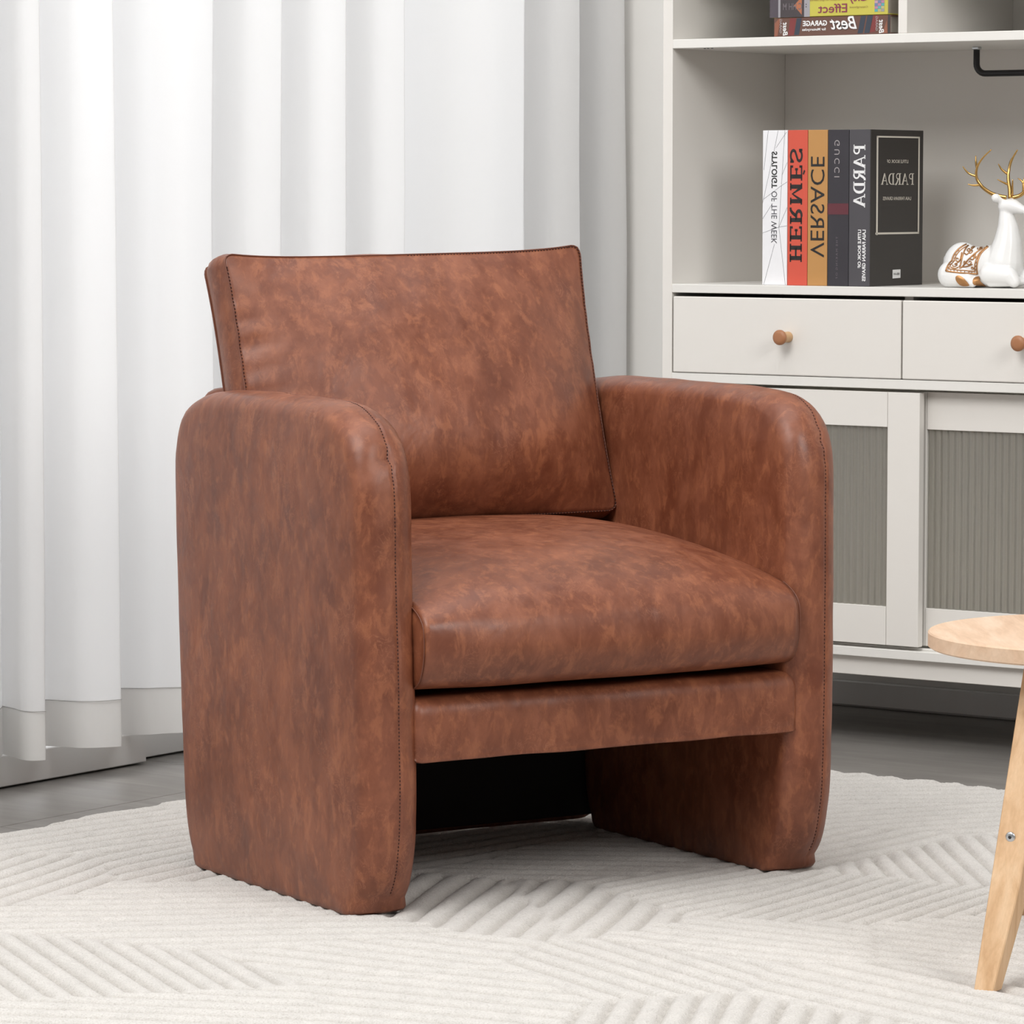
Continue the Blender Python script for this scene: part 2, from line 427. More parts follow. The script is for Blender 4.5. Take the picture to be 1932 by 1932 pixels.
# ------------------------------------------------------------------ lettering
def font_geo(txt, shear=0.0, bold=0.0):
    cu = bpy.data.curves.new('t', 'FONT'); cu.body = txt; cu.size = 1; cu.resolution_u = 3; cu.offset = bold
    ob = bpy.data.objects.new('t', cu); COL.objects.link(ob)
    dg = bpy.context.evaluated_depsgraph_get(); me = bpy.data.meshes.new_from_object(ob.evaluated_get(dg))
    V = np.array([v.co[:] for v in me.vertices]); F = [tuple(p.vertices) for p in me.polygons]
    bpy.data.objects.remove(ob); bpy.data.curves.remove(cu); bpy.data.meshes.remove(me)
    V = V[:, :2]; V[:, 0] += shear*V[:, 1]; V -= V.min(0); V /= V.max(0); return V, F
def stroke_poly(pts, w):
    P = np.array(pts, float); n = len(P); T = np.zeros_like(P)
    T[1:-1] = P[2:]-P[:-2]; T[0] = P[1]-P[0]; T[-1] = P[-1]-P[-2]
    T /= np.linalg.norm(T, axis=1)[:, None]; Nn = np.stack([-T[:, 1], T[:, 0]], 1)
    W = np.array(w if hasattr(w, '__len__') else [w]*n)[:, None]/2
    V = np.vstack([P+Nn*W, P-Nn*W]); return V, [(i, i+1, n+i+1, n+i) for i in range(n-1)]
def arcp(cx, cy, rx, ry, a0, a1, n=14):
    return [(cx+rx*math.cos(math.radians(a0+(a1-a0)*i/n)), cy+ry*math.sin(math.radians(a0+(a1-a0)*i/n))) for i in range(n+1)]
def serif_glyph(ch, tk=.17, tn=.08):
    S = []
    def st(p, w): S.append((p, w))
    def sf(x, y, h=.19): st([(x-h, y), (x+h, y)], tn)
    lo, hi = tn/2, 1-tn/2
    if ch in 'H':
        for x in (.2, .7): st([(x, 0), (x, 1)], tk); sf(x, lo); sf(x, hi)
        st([(.2, .5), (.7, .5)], tn*1.2); w = .9
    elif ch in 'EÉ':
        st([(.2, 0), (.2, 1)], tk); st([(0, lo), (.7, lo)], tn); st([(0, hi), (.7, hi)], tn); st([(.2, .52), (.55, .52)], tn)
        st([(.68, 0), (.68, .24)], tn); st([(.68, 1), (.68, .76)], tn); st([(.55, .40), (.55, .64)], tn); w = .74
        if ch == 'É': st([(.3, 1.08), (.5, 1.2)], tn)
    elif ch in 'RP':
        st([(.2, 0), (.2, 1)], tk); sf(.2, lo); st([(0, hi), (.4, hi)], tn)
        st([(.38, hi)]+arcp(.42, .74, .22, .22, 90, -90)+[(.2, .52)], tn*1.5)
        if ch == 'R': st([(.4, .5), (.55, .2), (.68, lo), (.8, lo)], tk*.85); w = .86
        else: w = .74
    elif ch == 'M':
        for x in (.15, .85): st([(x, 0), (x, 1)], tk); sf(x, lo, .17); 
        st([(-.02, hi), (.2, hi)], tn); st([(.8, hi), (1.02, hi)], tn); st([(.17, .98), (.5, .2), (.83, .98)], tk*.8); w = 1.04
    elif ch == 'S':
        st([(.62, .76)]+arcp(.36, .74, .25, .22, 20, 180, 10)+[(.16, .62), (.36, .52), (.55, .42)]+arcp(.36, .26, .26, .22, 20, -170, 12), tk*.75)
        st([(.64, .72), (.64, 1)], tn); st([(.08, 0), (.08, .3)], tn); w = .74
    elif ch == 'A':
        st([(.12, .02), (.45, .98)], tn*1.1); st([(.45, .98), (.8, .02)], tk); st([(.22, .34), (.7, .34)], tn); sf(.12, lo, .14); sf(.8, lo, .16); w = .96
    elif ch == 'D':
        st([(.2, 0), (.2, 1)], tk); st([(0, lo), (.35, lo)]+arcp(.4, .5, .36, .46, -90, 90, 16)+[(0, hi)], [tn]*2+[tn+(tk-tn)*math.sin(PI*i/16) for i in range(17)]+[tn]); w = .86
    return S, w
def serif_geo(txt, tk=.17, tn=.08, gap=.1):
    V = []; F = []; x = 0
    for ch in txt:
        S, w = serif_glyph(ch, tk, tn)
        for p, wd_ in S:
            v, f = stroke_poly(p, wd_); b = len(V); V += [(a[0]+x, a[1]) for a in v]; F += [tuple(i+b for i in q) for q in f]
        x += w+gap
    V = np.array(V); V[:, 0] -= V[:, 0].min(); V[:, 0] /= V[:, 0].max(); return V, F
def decal(name, geo, org, ex, ey, length, height, mat, parent, lift=(0, 0, 0)):
    V, F = geo; org = np.array(org, float); ex = np.array(ex, float); ey = np.array(ey, float)
    P = org + V[:, :1]*length*ex + V[:, 1:2]*height*ey + np.array(lift, float)
    return mesh_obj(name, [tuple(p) for p in P], F, mat, parent)
INK_K = newmat('black_ink', (.012, .011, .011), .5); INK_W = newmat('white_ink', (.80, .80, .80), .5)
INK_S = newmat('silver_ink', (.36, .33, .33), .5); INK_D = newmat('dim_ink', (.14, .12, .13), .5); INK_M = newmat('maroon_ink', (.22, .03, .07), .5)
INK_C = newmat('cream_ink', (.70, .66, .58), .5); INK_T = newmat('thin_grey_ink', (.05, .05, .06), .5); INK_O = newmat('ochre_small_print', (.30, .20, .06), .5)
RECT = (np.array([(0, 0), (1, 0), (1, 1), (0, 1)], float), [(0, 1, 2, 3)])

# upright books: spines face the room; writing is mirrored as in the photograph
YS = -.400; Z0 = .7297; HB = .2465; DB = .168
def upright(label, x0, x1, col, rough=.5, side=None):
    m = newmat('cover_'+str(x0)[2:], col, rough); ms = newmat('board_'+str(x0)[2:], side or col, rough)
    t = thing('book', label, 'book', ROOM, 'upright books on the counter shelf')
    g = .0004; x0 += g; x1 -= g
    sp = box('spine', (x0, YS, Z0), (x1, YS+.0026, Z0+HB), m, t, .0006)
    for a, b in ((x0, x0+.0026), (x1-.0026, x1)): box('cover_board', (a, YS+.0027, Z0), (b, YS+DB, Z0+HB), ms, t, .0004)
    box('page_block', (x0+.0028, YS+.0028, Z0+.003), (x1-.0028, YS+DB-.005, Z0+HB-.003), PAPER, t)
    return t
eX = (1, 0, 0); eZ = (0, 0, 1); mX = (-1, 0, 0); mZ = (0, 0, -1); LF = (0, -.0003, 0)
def zz(py): return Z0 + HB*(537.5-py)/(537.5-246)          # height on the spines of a given row of the measured spine
b1 = upright('white upright book with thin black crossing lines on its spine', .604, .651, (.80, .80, .82))
up_ = upright('red upright book with large black slab lettering', .651, .6885, (.60, .085, .05))
b3 = upright('ochre tan upright book with black capital lettering', .6885, .7255, (.47, .24, .075))
b4 = upright('charcoal upright book with a dark red band and thin silver lettering', .7255, .7645, (.030, .027, .034))
b5 = upright('thick dark grey upright book with white framed title on front cover', .7645, .803, (.066, .062, .070), .45, (.028, .024, .022))
def down(name, geo, xr, py0, py1, h, mat, parent):   # reads downward, letter tops to the left: mirrored
    decal(name, geo, (xr, YS, zz(py0)), mZ, mX, abs(zz(py0)-zz(py1)), h, mat, parent, LF)
def upw(name, geo, xl, py0, py1, h, mat, parent):    # reads upward, letter tops to the right: mirrored
    decal(name, geo, (xl, YS, zz(py0)), eZ, eX, abs(zz(py0)-zz(py1)), h, mat, parent, LF)
def py(v): return 220 + v/5.084
def pxw(v): return .604 + (v-200)/5.084*.00099
down('title', font_geo('STYLOIGT', 0, .025), pxw(343), py(335), py(685), .0106, INK_K, b1)
down('title', font_geo('OF THE WEEK'), pxw(343), py(715), py(1215), .0106, INK_T, b1)
g = Geo()
for seg in [((255, 135), (215, 510)), ((350, 135), (318, 300)), ((415, 135), (385, 650)), ((430, 150), (330, 300)), ((318, 300), (215, 780)), ((438, 440), (390, 560)), ((385, 660), (440, 625)), ((385, 660), (215, 790)), ((385, 660), (362, 1058)), ((440, 870), (362, 1058)), ((362, 1058), (440, 1045)), ((362, 1058), (205, 1115)), ((362, 1058), (427, 1612)), ((300, 830), (205, 980)), ((320, 1220), (218, 1612)), ((215, 780), (203, 830))]:
    (a, b), (c, d) = seg
    v, f = stroke_poly([(pxw(a), zz(py(b))), (pxw(c), zz(py(d)))], .00045)
    g.add([(p[0], YS-.0002, p[1]) for p in v], f)
g.obj('line_pattern', INK_T, b1, False)
upw('title', serif_geo('HERMÉS', .20, .115, .1), pxw(468), py(1390), py(310), .0225, INK_K, up_)
# É accent makes the word taller; the letters themselves span the spine width below
upw('title', font_geo('VERSACE', 0, .0), pxw(664), py(1345), py(385), .0257, INK_K, b3)
down('title', font_geo('G U C C I'), pxw(936), py(230), py(582), .0095, INK_S, b4)
decal('band', RECT, (.7259, YS, zz(py(935))), eX, eZ, .0382, zz(py(830))-zz(py(935)), newmat('dark_red_band', (.11, .022, .032), .5), b4, (0, -.0002, 0))
down('subtitle', font_geo('T H E  M A K I N G  O F'), pxw(925), py(1145), py(1545), .0036, INK_D, b4)
down('title', serif_geo('PARDA', .2, .08, .03), pxw(1178), py(275), py(868), .0215, INK_W, b5)
down('author', font_geo('LAIA FARRAN GRAVES', 0, .03), pxw(1187), py(1078), py(1565), .0064, INK_W, b5)
down('subtitle', font_geo('LITFLE BOOK OF', 0, .03), pxw(1143), py(1078), py(1440), .0058, INK_W, b5)
# front cover of the last book: plane x = .803, mirrored so it reads from the far side toward the spine
XC = .8026; LFX = (.0006, 0, 0); mY = (0, -1, 0); eY = (0, 1, 0)
def cy(v): return YS + DB*(v-1222)/(1738-1222)      # zoom column -> depth along the cover
def cz(v): return Z0 + HB*(1-(v-130)/(1625-130))
def cov(name, geo, v0, v1, z0, z1, mat): decal(name, geo, (XC, cy(v1), cz(z1)), mY, eZ, cy(v1)-cy(v0), cz(z0)-cz(z1), mat, b5, LFX)
g = Geo()
for a, b, c, d in [(1282, 1298, 190, 1135), (1686, 1700, 190, 1125), (1282, 1700, 190, 205), (1276, 1700, 1112, 1130)]:
    g.add([(XC+.0006, cy(a), cz(c)), (XC+.0006, cy(b), cz(c)), (XC+.0006, cy(b), cz(d)), (XC+.0006, cy(a), cz(d))], [(0, 1, 2, 3)])
g.obj('title_frame', INK_C, b5, False)
cov('cover_title', serif_geo('PARDA', .17, .06, .03), 1325, 1645, 545, 655, INK_C)
cov('cover_subtitle', font_geo('LITFLE BOOK OF', 0, .01), 1382, 1588, 415, 447, INK_C)
cov('cover_author', font_geo('LAIA FARRAN GRAVES', 0, .01), 1345, 1618, 770, 803, INK_C)
g = Geo(); g.add([(XC+.0007, cy(1443), cz(1472)), (XC+.0007, cy(1520), cz(1470)), (XC+.0007, cy(1520), cz(1552)), (XC+.0007, cy(1443), cz(1556))], [(0, 1, 2, 3)])
g.obj('price_sticker', INK_W, b5, False)
decal('sticker_text', font_geo('00-H', 0, .02), (XC, cy(1510), cz(1525)), mY, eZ, cy(1510)-cy(1455), .0040, INK_K, b5, (.0009, 0, 0))

# lying books on the upper shelf
def lying(label, x0, x1, z0, z1, col, dep, y0=D0+.004):
    m = newmat('lying_cover_'+str(z0)[2:5], col, .45)
    t = thing('book', label, 'book', ROOM, 'books lying on the upper shelf')
    box('spine', (x0, y0, z0), (x1, y0+.0025, z1), m, t, .0008)
    for a, b in ((z0, z0+.002), (z1-.002, z1)): box('cover_board', (x0, y0+.0026, a), (x1, y0+dep, b), m, t, .0004)
    box('page_block', (x0+.003, y0+.0027, z0+.0021), (x1-.003, y0+dep-.003, z1-.0021), PAPER, t)
    return t, y0
ZS = 1.1236
l1, y1 = lying('brown garage book lying flat, lower of the two on the upper shelf', .634, .8465, ZS, ZS+.0295, (.13, .062, .045), .19)
def xs(v): return .634 + (v-232)/6.9*(.2125/217.3)
def zs(v): return ZS + .0295*(462-v)/(462-238)          # measured at mid spine
def par(name, mat, t, y, pts, lift=.0002):
    mesh_obj(name, [(xs(a), y-lift, zs(b)) for a, b in pts], [tuple(range(len(pts)))], mat, t)
SL = newmat('slate_stripe', (.035, .045, .065), .5); RD = newmat('dull_red_stripe', (.19, .035, .035), .5); OR = newmat('rust_patch', (.27, .10, .06), .5); CH = newmat('charcoal_edge', (.035, .033, .035), .5)
for p, mm in [([(245, 300), (300, 245), (320, 245), (280, 455), (240, 455)], OR), ([(445, 245), (525, 245), (495, 445), (420, 450)], RD), ([(535, 245), (598, 245), (560, 445), (500, 445)], SL),
              ([(1362, 240), (1428, 238), (1385, 445), (1318, 447)], SL), ([(1445, 238), (1515, 236), (1470, 445), (1405, 446)], SL), ([(1520, 236), (1600, 236), (1540, 430), (1475, 440)], RD), ([(1690, 300), (1700, 450), (1640, 450)], OR), ([(1706, 236), (1730, 236), (1730, 455), (1706, 455)], CH)]:
    par('stripe', mm, l1, y1, p)
def mir(name, geo, xr, xl, zb, zt, mat, t, y, lift=.0005): decal(name, geo, (xs(xr), y-lift, zs(zb)), mX, eZ, xs(xr)-xs(xl), zs(zt)-zs(zb), mat, t)
mir('title_shadow', font_geo('Best', .35, .03), 1318, 962, 400, 243, INK_K, l1, y1, .0003)
mir('title', font_geo('Best', .35, .012), 1312, 960, 394, 240, INK_W, l1, y1)
mir('title', font_geo('GARAGE', 0, .03), 928, 612, 344, 280, INK_W, l1, y1)
mir('subtitle', font_geo('for Motorcycles', 0, .02), 912, 605, 410, 368, INK_W, l1, y1)
for xr in (1655, 415):
    decal('end_title', font_geo('Best', .2, .02), (xs(xr-62), y1-.0004, zs(452)), eZ, eX, zs(290)-zs(452), xs(xr)-xs(xr-62), INK_W, l1)
    decal('end_title', font_geo('GARAG', 0, .01), (xs(xr-105), y1-.0004, zs(420)), eZ, eX, zs(250)-zs(420), xs(xr-75)-xs(xr-105), INK_S, l1)
l2, y2 = lying('yellow and dark lying book with maroon title on top of another book', .628, .842, ZS+.0302, ZS+.0302+.047, (.52, .47, .075), .18)
GY = newmat('grey_spine_band', (.32, .31, .33), .4); PU = newmat('dark_plum', (.075, .06, .075), .5); DK = newmat('dark_brown_block', (.055, .045, .048), .5)
def zs2(v): return ZS+.0302+(230-v)/6.9*.00093
def par2(name, mat, pts, lift=.0002): mesh_obj(name, [(xs(a), y2-lift, zs2(b)) for a, b in pts], [tuple(range(len(pts)))], mat, l2)
TP = -118
par2('spine_band', PU, [(178, 230), (290, 230), (290, TP), (178, TP)]); par2('spine_band', GY, [(290, 230), (318, 230), (318, TP), (290, TP)], .0003)
par2('spine_band', DK, [(318, 230), (628, 230), (628, TP), (318, TP)]); par2('spine_band', GY, [(628, 230), (702, 230), (702, TP), (628, TP)])
par2('orange_triangle', newmat('burnt_orange', (.40, .14, .065), .5), [(495, 95), (598, -5), (598, 205)], .0004)
def mir2(name, geo, xr, xl, zb, zt, mat, lift=.0005): decal(name, geo, (xs(xr), y2-lift, zs2(zb)), mX, eZ, xs(xr)-xs(xl), zs2(zt)-zs2(zb), mat, l2)
mir2('title', font_geo('Effect', 0, .008), 1185, 810, 192, 88, INK_M)
mir2('title', font_geo('City', 0, .008), 1452, 1200, 95, -25, INK_M)
mir2('small_print', font_geo('Copyrightzed'), 1450, 1220, 152, 122, INK_O); mir2('small_print', font_geo('Communication. All rights reserved'), 1180, 705, 58, 28, INK_O)
mir2('spine_symbols', font_geo('C HH M', 0, .01), 600, 352, 145, 66, INK_D)
mir2('dots', font_geo(':', 0, .02), 662, 648, 120, 78, INK_K)
pal = [(.1, .35, .36), (.35, .08, .2), (.15, .2, .35), (.45, .4, .2), (.1, .28, .12), (.42, .2, .3), (.3, .3, .3), (.5, .3, .35)]
pm = [newmat('mosaic_%d' % i, c, .5) for i, c in enumerate(pal)]
for i in range(3):
    for j in range(9):
        q = (i*3+j*5) % 8; a = 1535+i*42; b = 195-j*33
        par2('mosaic_square', pm[q], [(a, b), (a+40, b), (a+40, b-31), (a, b-31)], .0004)

# ------------------------------------------------------------------ deer figurine
def wdeer(zx, zy, y=-.345): return Vector((.907+(zx-270)*.0001525, y, Z0+.0005+(1578-zy)*.000151))
deer = thing('deer_figurine', 'white porcelain lying deer figurine with gold antlers on bookcase counter', 'figurine', ROOM)
bm = bmesh.new()
def ell(c, r, rot=0.0):
    M = Matrix.Translation(c) @ Matrix.Rotation(rot, 4, 'Y') @ Matrix.Diagonal((*r, 1)); bmesh.ops.create_uvsphere(bm, u_segments=28, v_segments=18, radius=1, matrix=M)
def chain(P, R):
    for (a, b, ra, rb) in zip(P[:-1], P[1:], R[:-1], R[1:]):
        n = 9
        for i in range(n+1):
            t = i/n; r = ra+(rb-ra)*t
            bmesh.ops.create_uvsphere(bm, u_segments=16, v_segments=10, radius=r, matrix=Matrix.Translation(a.lerp(b, t)))
ell(wdeer(482, 1362), (.0320, .027, .0372)); ell(wdeer(640, 1370), (.045, .026, .0315)); ell(wdeer(880, 1360), (.040, .027, .034)); ell(wdeer(430, 1465), (.0235, .030, .0165))
chain([wdeer(965, 1330), wdeer(1000, 1130), wdeer(1006, 980), wdeer(985, 840), wdeer(975, 760)], [.030, .0225, .0170, .0118, .0098])
chain([wdeer(975, 745), wdeer(1060, 745), wdeer(1150, 775), wdeer(1215, 795)], [.0125, .0115, .0075, .0048])   # head and muzzle
chain([wdeer(960, 690, -.350), wdeer(900, 660, -.356)], [.005, .0075]); chain([wdeer(905, 662, -.356), wdeer(874, 634, -.358)], [.0075, .0022])
chain([wdeer(1010, 690, -.336), wdeer(985, 655, -.329), wdeer(970, 640, -.327)], [.0045, .0055, .002])
# folded legs lying along the base
chain([wdeer(880, 1440, -.366), wdeer(1110, 1455, -.369), wdeer(1160, 1510, -.368)], [.0175, .0135, .010]); chain([wdeer(1160, 1515, -.368), wdeer(900, 1535, -.370)], [.0075, .006])
chain([wdeer(900, 1440, -.322), wdeer(1190, 1465, -.322), wdeer(1240, 1520, -.322)], [.0165, .012, .009])
chain([wdeer(430, 1450, -.366), wdeer(640, 1500, -.372)], [.022, .0095]); chain([wdeer(460, 1530, -.368), wdeer(700, 1535, -.372)], [.0085, .0068]); chain([wdeer(430, 1450, -.322), wdeer(640, 1500, -.318)], [.022, .009])
chain([wdeer(300, 1290), wdeer(272, 1318)], [.006, .0022])
ell(wdeer(640, 1510), (.052, .030, .0105)); ell(wdeer(940, 1515), (.044, .030, .0105))
# cut flat at the base
body = bm_obj('body', bm, PORC, deer, True)
rm = body.modifiers.new('remesh', 'REMESH'); rm.mode = 'VOXEL'; rm.voxel_size = .0014; rm.use_smooth_shade = True
smm = body.modifiers.new('smooth', 'SMOOTH'); smm.iterations = 10; smm.factor = .6
dg = bpy.context.evaluated_depsgraph_get(); me = bpy.data.meshes.new_from_object(body.evaluated_get(dg)); body.modifiers.clear(); body.data = me
for v in me.vertices:
    if v.co.z < Z0+.0004: v.co.z = Z0+.0004
me.materials.clear(); me.materials.append(PORC)
def antler(name, paths):
    g = Geo()
    for P, r0, r1, y in paths:
        Q = catmull([tuple(wdeer(a, b, y+dy)) for a, b, dy in P], 7); n = len(Q)
        g.tube([Vector(q) for q in Q], [r0+(r1-r0)*(i/(n-1))**1.3 for i in range(n)], 10)
    return g.obj(name, GOLD, deer)
antler('antler', [([(1000, 655, 0), (930, 640, -.004), (850, 608, -.009), (765, 540, -.014), (718, 450, -.018), (730, 350, -.02), (790, 255, -.02), (885, 165, -.018)], .0036, .0009, -.35),
                  ([(725, 440, -.018), (640, 405, -.022), (585, 335, -.026)], .0022, .0006, -.35), ([(755, 525, -.014), (690, 530, -.02), (638, 518, -.024)], .0021, .0006, -.35), ([(728, 345, -.02), (695, 290, -.014), (678, 225, -.01)], .0022, .0006, -.35)])
antler('antler', [([(1000, 660, 0), (975, 580, .006), (935, 470, .012), (925, 370, .016), (955, 260, .018), (1015, 165, .018)], .0036, .0009, -.338),
                  ([(925, 380, .016), (918, 280, .024), (955, 200, .03)], .0024, .0007, -.338), ([(912, 410, .014), (870, 365, .008), (845, 308, .004)], .0021, .0006, -.338), ([(965, 530, .01), (905, 500, .004), (850, 468, 0)], .0021, .0006, -.338),
                  ([(985, 610, .006), (1020, 620, 0), (1055, 470, -.008)], .0034, .0007, -.338)])
antler('antler', [([(1010, 655, 0), (1090, 630, .004), (1160, 560, .006), (1215, 460, .008), (1225, 340, .01), (1190, 230, .01)], .0034, .0009, -.334), ([(1125, 590, .004), (1115, 500, .004), (1058, 458, .004)], .0022, .0006, -.334), ([(1118, 510, .004), (1132, 450, .006), (1145, 405, .008)], .002, .0006, -.334), ([(1220, 430, .008), (1280, 380, .01)], .002, .0006, -.334)])
# saddle cloth: gold filigree panel lying on the back and flank
def surf_y(x, z):
    # front surface of the body found by ray
    hit, loc, nrm, idx = body.ray_cast(Vector((x, -.5, z)), Vector((0, 1, 0)))
    return (loc, nrm) if hit else (None, None)
sad = Geo()
def on_body(zx, zy):
    p = wdeer(zx, zy); loc, nrm = surf_y(p.x, p.z)
    return (loc + nrm*.0004) if loc is not None else None
def ribbon(path, r):
    Q = catmull(path, 8); P = [on_body(a, b) for a, b in Q]; P = [p for p in P if p is not None]
    if len(P) > 1: sad.tube(P, r, 6)
def rib2(path, r=.0011): ribbon(path, r)
brd = [(560, 1128), (500, 1190), (460, 1270), (440, 1410)]
rib2(brd, .0014); rib2([(585, 1140), (525, 1200), (485, 1275), (465, 1395)], .0009)
rib2([(440, 1410), (590, 1430), (738, 1440)], .0014); rib2([(462, 1388), (590, 1405), (720, 1412)], .0010)
rib2([(738, 1440), (738, 1340), (760, 1240), (818, 1165)], .0014); rib2([(715, 1412), (716, 1330), (738, 1230), (790, 1160)], .0010)
rib2([(560, 1135), (680, 1140), (818, 1165)], .0014); rib2([(590, 1150), (680, 1158), (790, 1178)], .001)
rib2([(560, 1385), (640, 1290), (740, 1180)], .0013); rib2([(548, 1370), (560, 1260), (570, 1150)], .0013)
for k in range(9):
    a, b = 455+k*32, 1398+k*3.4; rib2([(a, b), (a+8, b+12), (a+16, b+20)], .0007)
for k in range(7):
    a, b = 728+(max(0, k-3)*14), 1400-k*34; rib2([(a-12, b), (a, b-10), (a+8, b-24)], .0007); rib2([(450+k*8, 1385-k*34), (462+k*9, 1370-k*34), (470+k*9, 1378-k*34)], .0007)
def spiral(cx, cy_, r, s=1): rib2([(cx+s*r*(1-t/14)*math.cos(t*.55), cy_+r*(1-t/14)*math.sin(t*.55)) for t in range(13)], .0009)
for c in [(515, 1290, 28), (655, 1320, 30, -1), (640, 1210, 24, -1), (700, 1260, 20), (600, 1190, 22), (510, 1350, 20, -1), (690, 1375, 18), (600, 1320, 22), (620, 1165, 16), (705, 1175, 18, -1)]: spiral(*c)
for pth in [[(500, 1340), (540, 1300), (545, 1220)], [(580, 1370), (640, 1360), (690, 1340)], [(640, 1280), (690, 1290), (700, 1220)], [(575, 1230), (610, 1240), (640, 1170)], [(480, 1370), (520, 1385), (545, 1375)]]: rib2(pth, .0011)
sd = sad.obj('saddle_filigree', newmat('antique_gold', (.42, .22, .10), .35, Metallic=.8), deer)
def patch(name, poly):
    Q = catmull(poly, 5, True); c = Q.mean(0); V = []; F = []; n = len(Q); ringsN = 4
    for j in range(ringsN+1):
        for a, b in Q:
            t = j/ringsN; q = (a+(c[0]-a)*t, b+(c[1]-b)*t); p = on_body(*q)
            if p is None: p = wdeer(q[0], q[1], -.375)
            V.append(p + Vector((0, -.0006-.0012*math.sin(t*PI/2), 0)))
    for j in range(ringsN):
        for i in range(n): F.append((j*n+i, j*n+(i+1) % n, (j+1)*n+(i+1) % n, (j+1)*n+i))
    mesh_obj(name, V, F, newmat('gold_leaf_paint', (.40, .20, .075), .4, Metallic=.55), deer, True)
patch('hoof', [(548, 1470), (585, 1455), (640, 1490), (680, 1545), (670, 1562), (590, 1562), (555, 1520)])
patch('hoof', [(722, 1472), (780, 1462), (795, 1480), (792, 1510), (825, 1562), (740, 1560), (716, 1510)])

# ------------------------------------------------------------------ rug
RUGP = [(-.698, 5.365), (-.571, 5.535), (-.473, 5.656), (-.22, 5.87), (.14, 6.00), (.38, 5.985), (.491, 5.941), (.58, 5.871), (.71, 5.772), (.95, 5.48), (1.08, 5.0), (1.0, 4.2), (.6, 3.7), (0, 3.5), (-.6, 3.65), (-.95, 4.1), (-1.02, 4.7), (-.86, 5.12)]
RC = (.05, 4.8)
def build_rug():
    Qr = catmull(RUGP, 16, True); qa = np.arctan2(Qr[:, 1]-RC[1], Qr[:, 0]-RC[0]); qr = np.hypot(Qr[:, 1]-RC[1], Qr[:, 0]-RC[0]); so = np.argsort(qa)
    n = 580
    S = np.array([(-.591, 5.061, 1.19, .0338), (-.371, 4.868, .10, .0380), (-.393, 4.367, -1.19, .0280), (-.192, 4.491, -.54, .0400), (-.067, 4.250, -.46, .0400),
         (-.023, 4.813, 1.35, .0360), (.074, 4.831, 1.35, .0360), (.221, 4.905, .78, .0304), (.387, 4.831, .98, .0270), (.329, 4.571, -.58, .0360), (.513, 4.555, -.58, .0360),
         (.167, 4.367, -1.02, .0327), (.369, 4.308, -.88, .0380), (.222, 4.167, 1.41, .0306), (-.082, 5.269, .75, .0380), (.093, 5.142, -.10, .0380), (.558, 5.495, .41, .0380),
         (.582, 5.184, -1.50, .0280), (.464, 5.269, .86, .0352), (.501, 5.691, .11, .0380), (-.584, 5.313, .79, .0380), (-.458, 5.101, .96, .0364), (-.253, 4.621, .11, .0400), (-.2, 5.6, .5, .036), (.15, 5.6, -.6, .036), (.8, 4.8, .3, .036), (-.35, 4.2, -.2, .036)])
    ii = np.arange(n+1)
    # polar-free grid clipped to the circle by pulling outer cells in
    gx, gy = np.meshgrid((ii/n*2-1), (ii/n*2-1), indexing='ij')
    # square to disc mapping keeps quads even
    X = gx*np.sqrt(1-gy**2/2); Y = gy*np.sqrt(1-gx**2/2)
    ang = np.arctan2(Y, X); rad = np.hypot(X, Y)
    edge = np.interp(ang, qa[so], qr[so], period=2*PI) + .003*np.sin(ang*17+1) + .0018*np.sin(ang*71+2) + .0012*np.sin(ang*190)
    wx = RC[0] + X*edge; wy = RC[1] + Y*edge
    d2 = np.stack([(wx-s[0])**2+(wy-s[1])**2 for s in S], 0)
    o = np.argsort(d2, axis=0)[:2]; k = o[0]; k2 = o[1]
    def ridge(k):
        a = S[k, 2]; p = S[k, 3]; q = ((-np.sin(a)*(wx-S[k, 0]) + np.cos(a)*(wy-S[k, 1])) + .0016*np.sin(wx*21+wy*9))/p
        t = np.abs(np.sin(PI*q)); return t**.55
    dd = np.sqrt(np.take_along_axis(d2, o[1:2], 0)[0]) - np.sqrt(np.take_along_axis(d2, o[:1], 0)[0])
    b = np.clip(dd/.012, 0, 1)*.5+.5
    hgt = ridge(k)*b + ridge(k2)*(1-b)
    rng = np.random.default_rng(3)
    Z = .0012 + .0098*hgt + rng.normal(0, .0003, hgt.shape)
    fall = np.clip((1-rad)/.010, 0, 1); Z = .0005 + (Z-.0005)*np.sqrt(fall)
    V = np.stack([wx, wy, Z], -1).reshape(-1, 3)
    idx = np.arange((n+1)**2).reshape(n+1, n+1)
    F = np.stack([idx[:-1, :-1], idx[1:, :-1], idx[1:, 1:], idx[:-1, 1:]], -1).reshape(-1, 4)
    me = bpy.data.meshes.new('rug'); me.vertices.add(len(V)); me.vertices.foreach_set('co', V.ravel())
    me.loops.add(F.size); me.loops.foreach_set('vertex_index', F.ravel().astype(np.int32))
    me.polygons.add(len(F)); me.polygons.foreach_set('loop_start', np.arange(0, F.size, 4, dtype=np.int32)); me.polygons.foreach_set('loop_total', np.full(len(F), 4, np.int32))
    me.polygons.foreach_set('use_smooth', np.ones(len(F), bool)); me.update(calc_edges=True); me.validate()
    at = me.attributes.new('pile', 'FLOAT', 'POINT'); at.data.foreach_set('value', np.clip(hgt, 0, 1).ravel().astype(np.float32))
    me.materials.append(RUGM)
    o = bpy.data.objects.new('rug', me); link(o)
    tag(o, 'large oval cream rug with carved diagonal ridges under the leather armchair', 'rug')
build_rug()

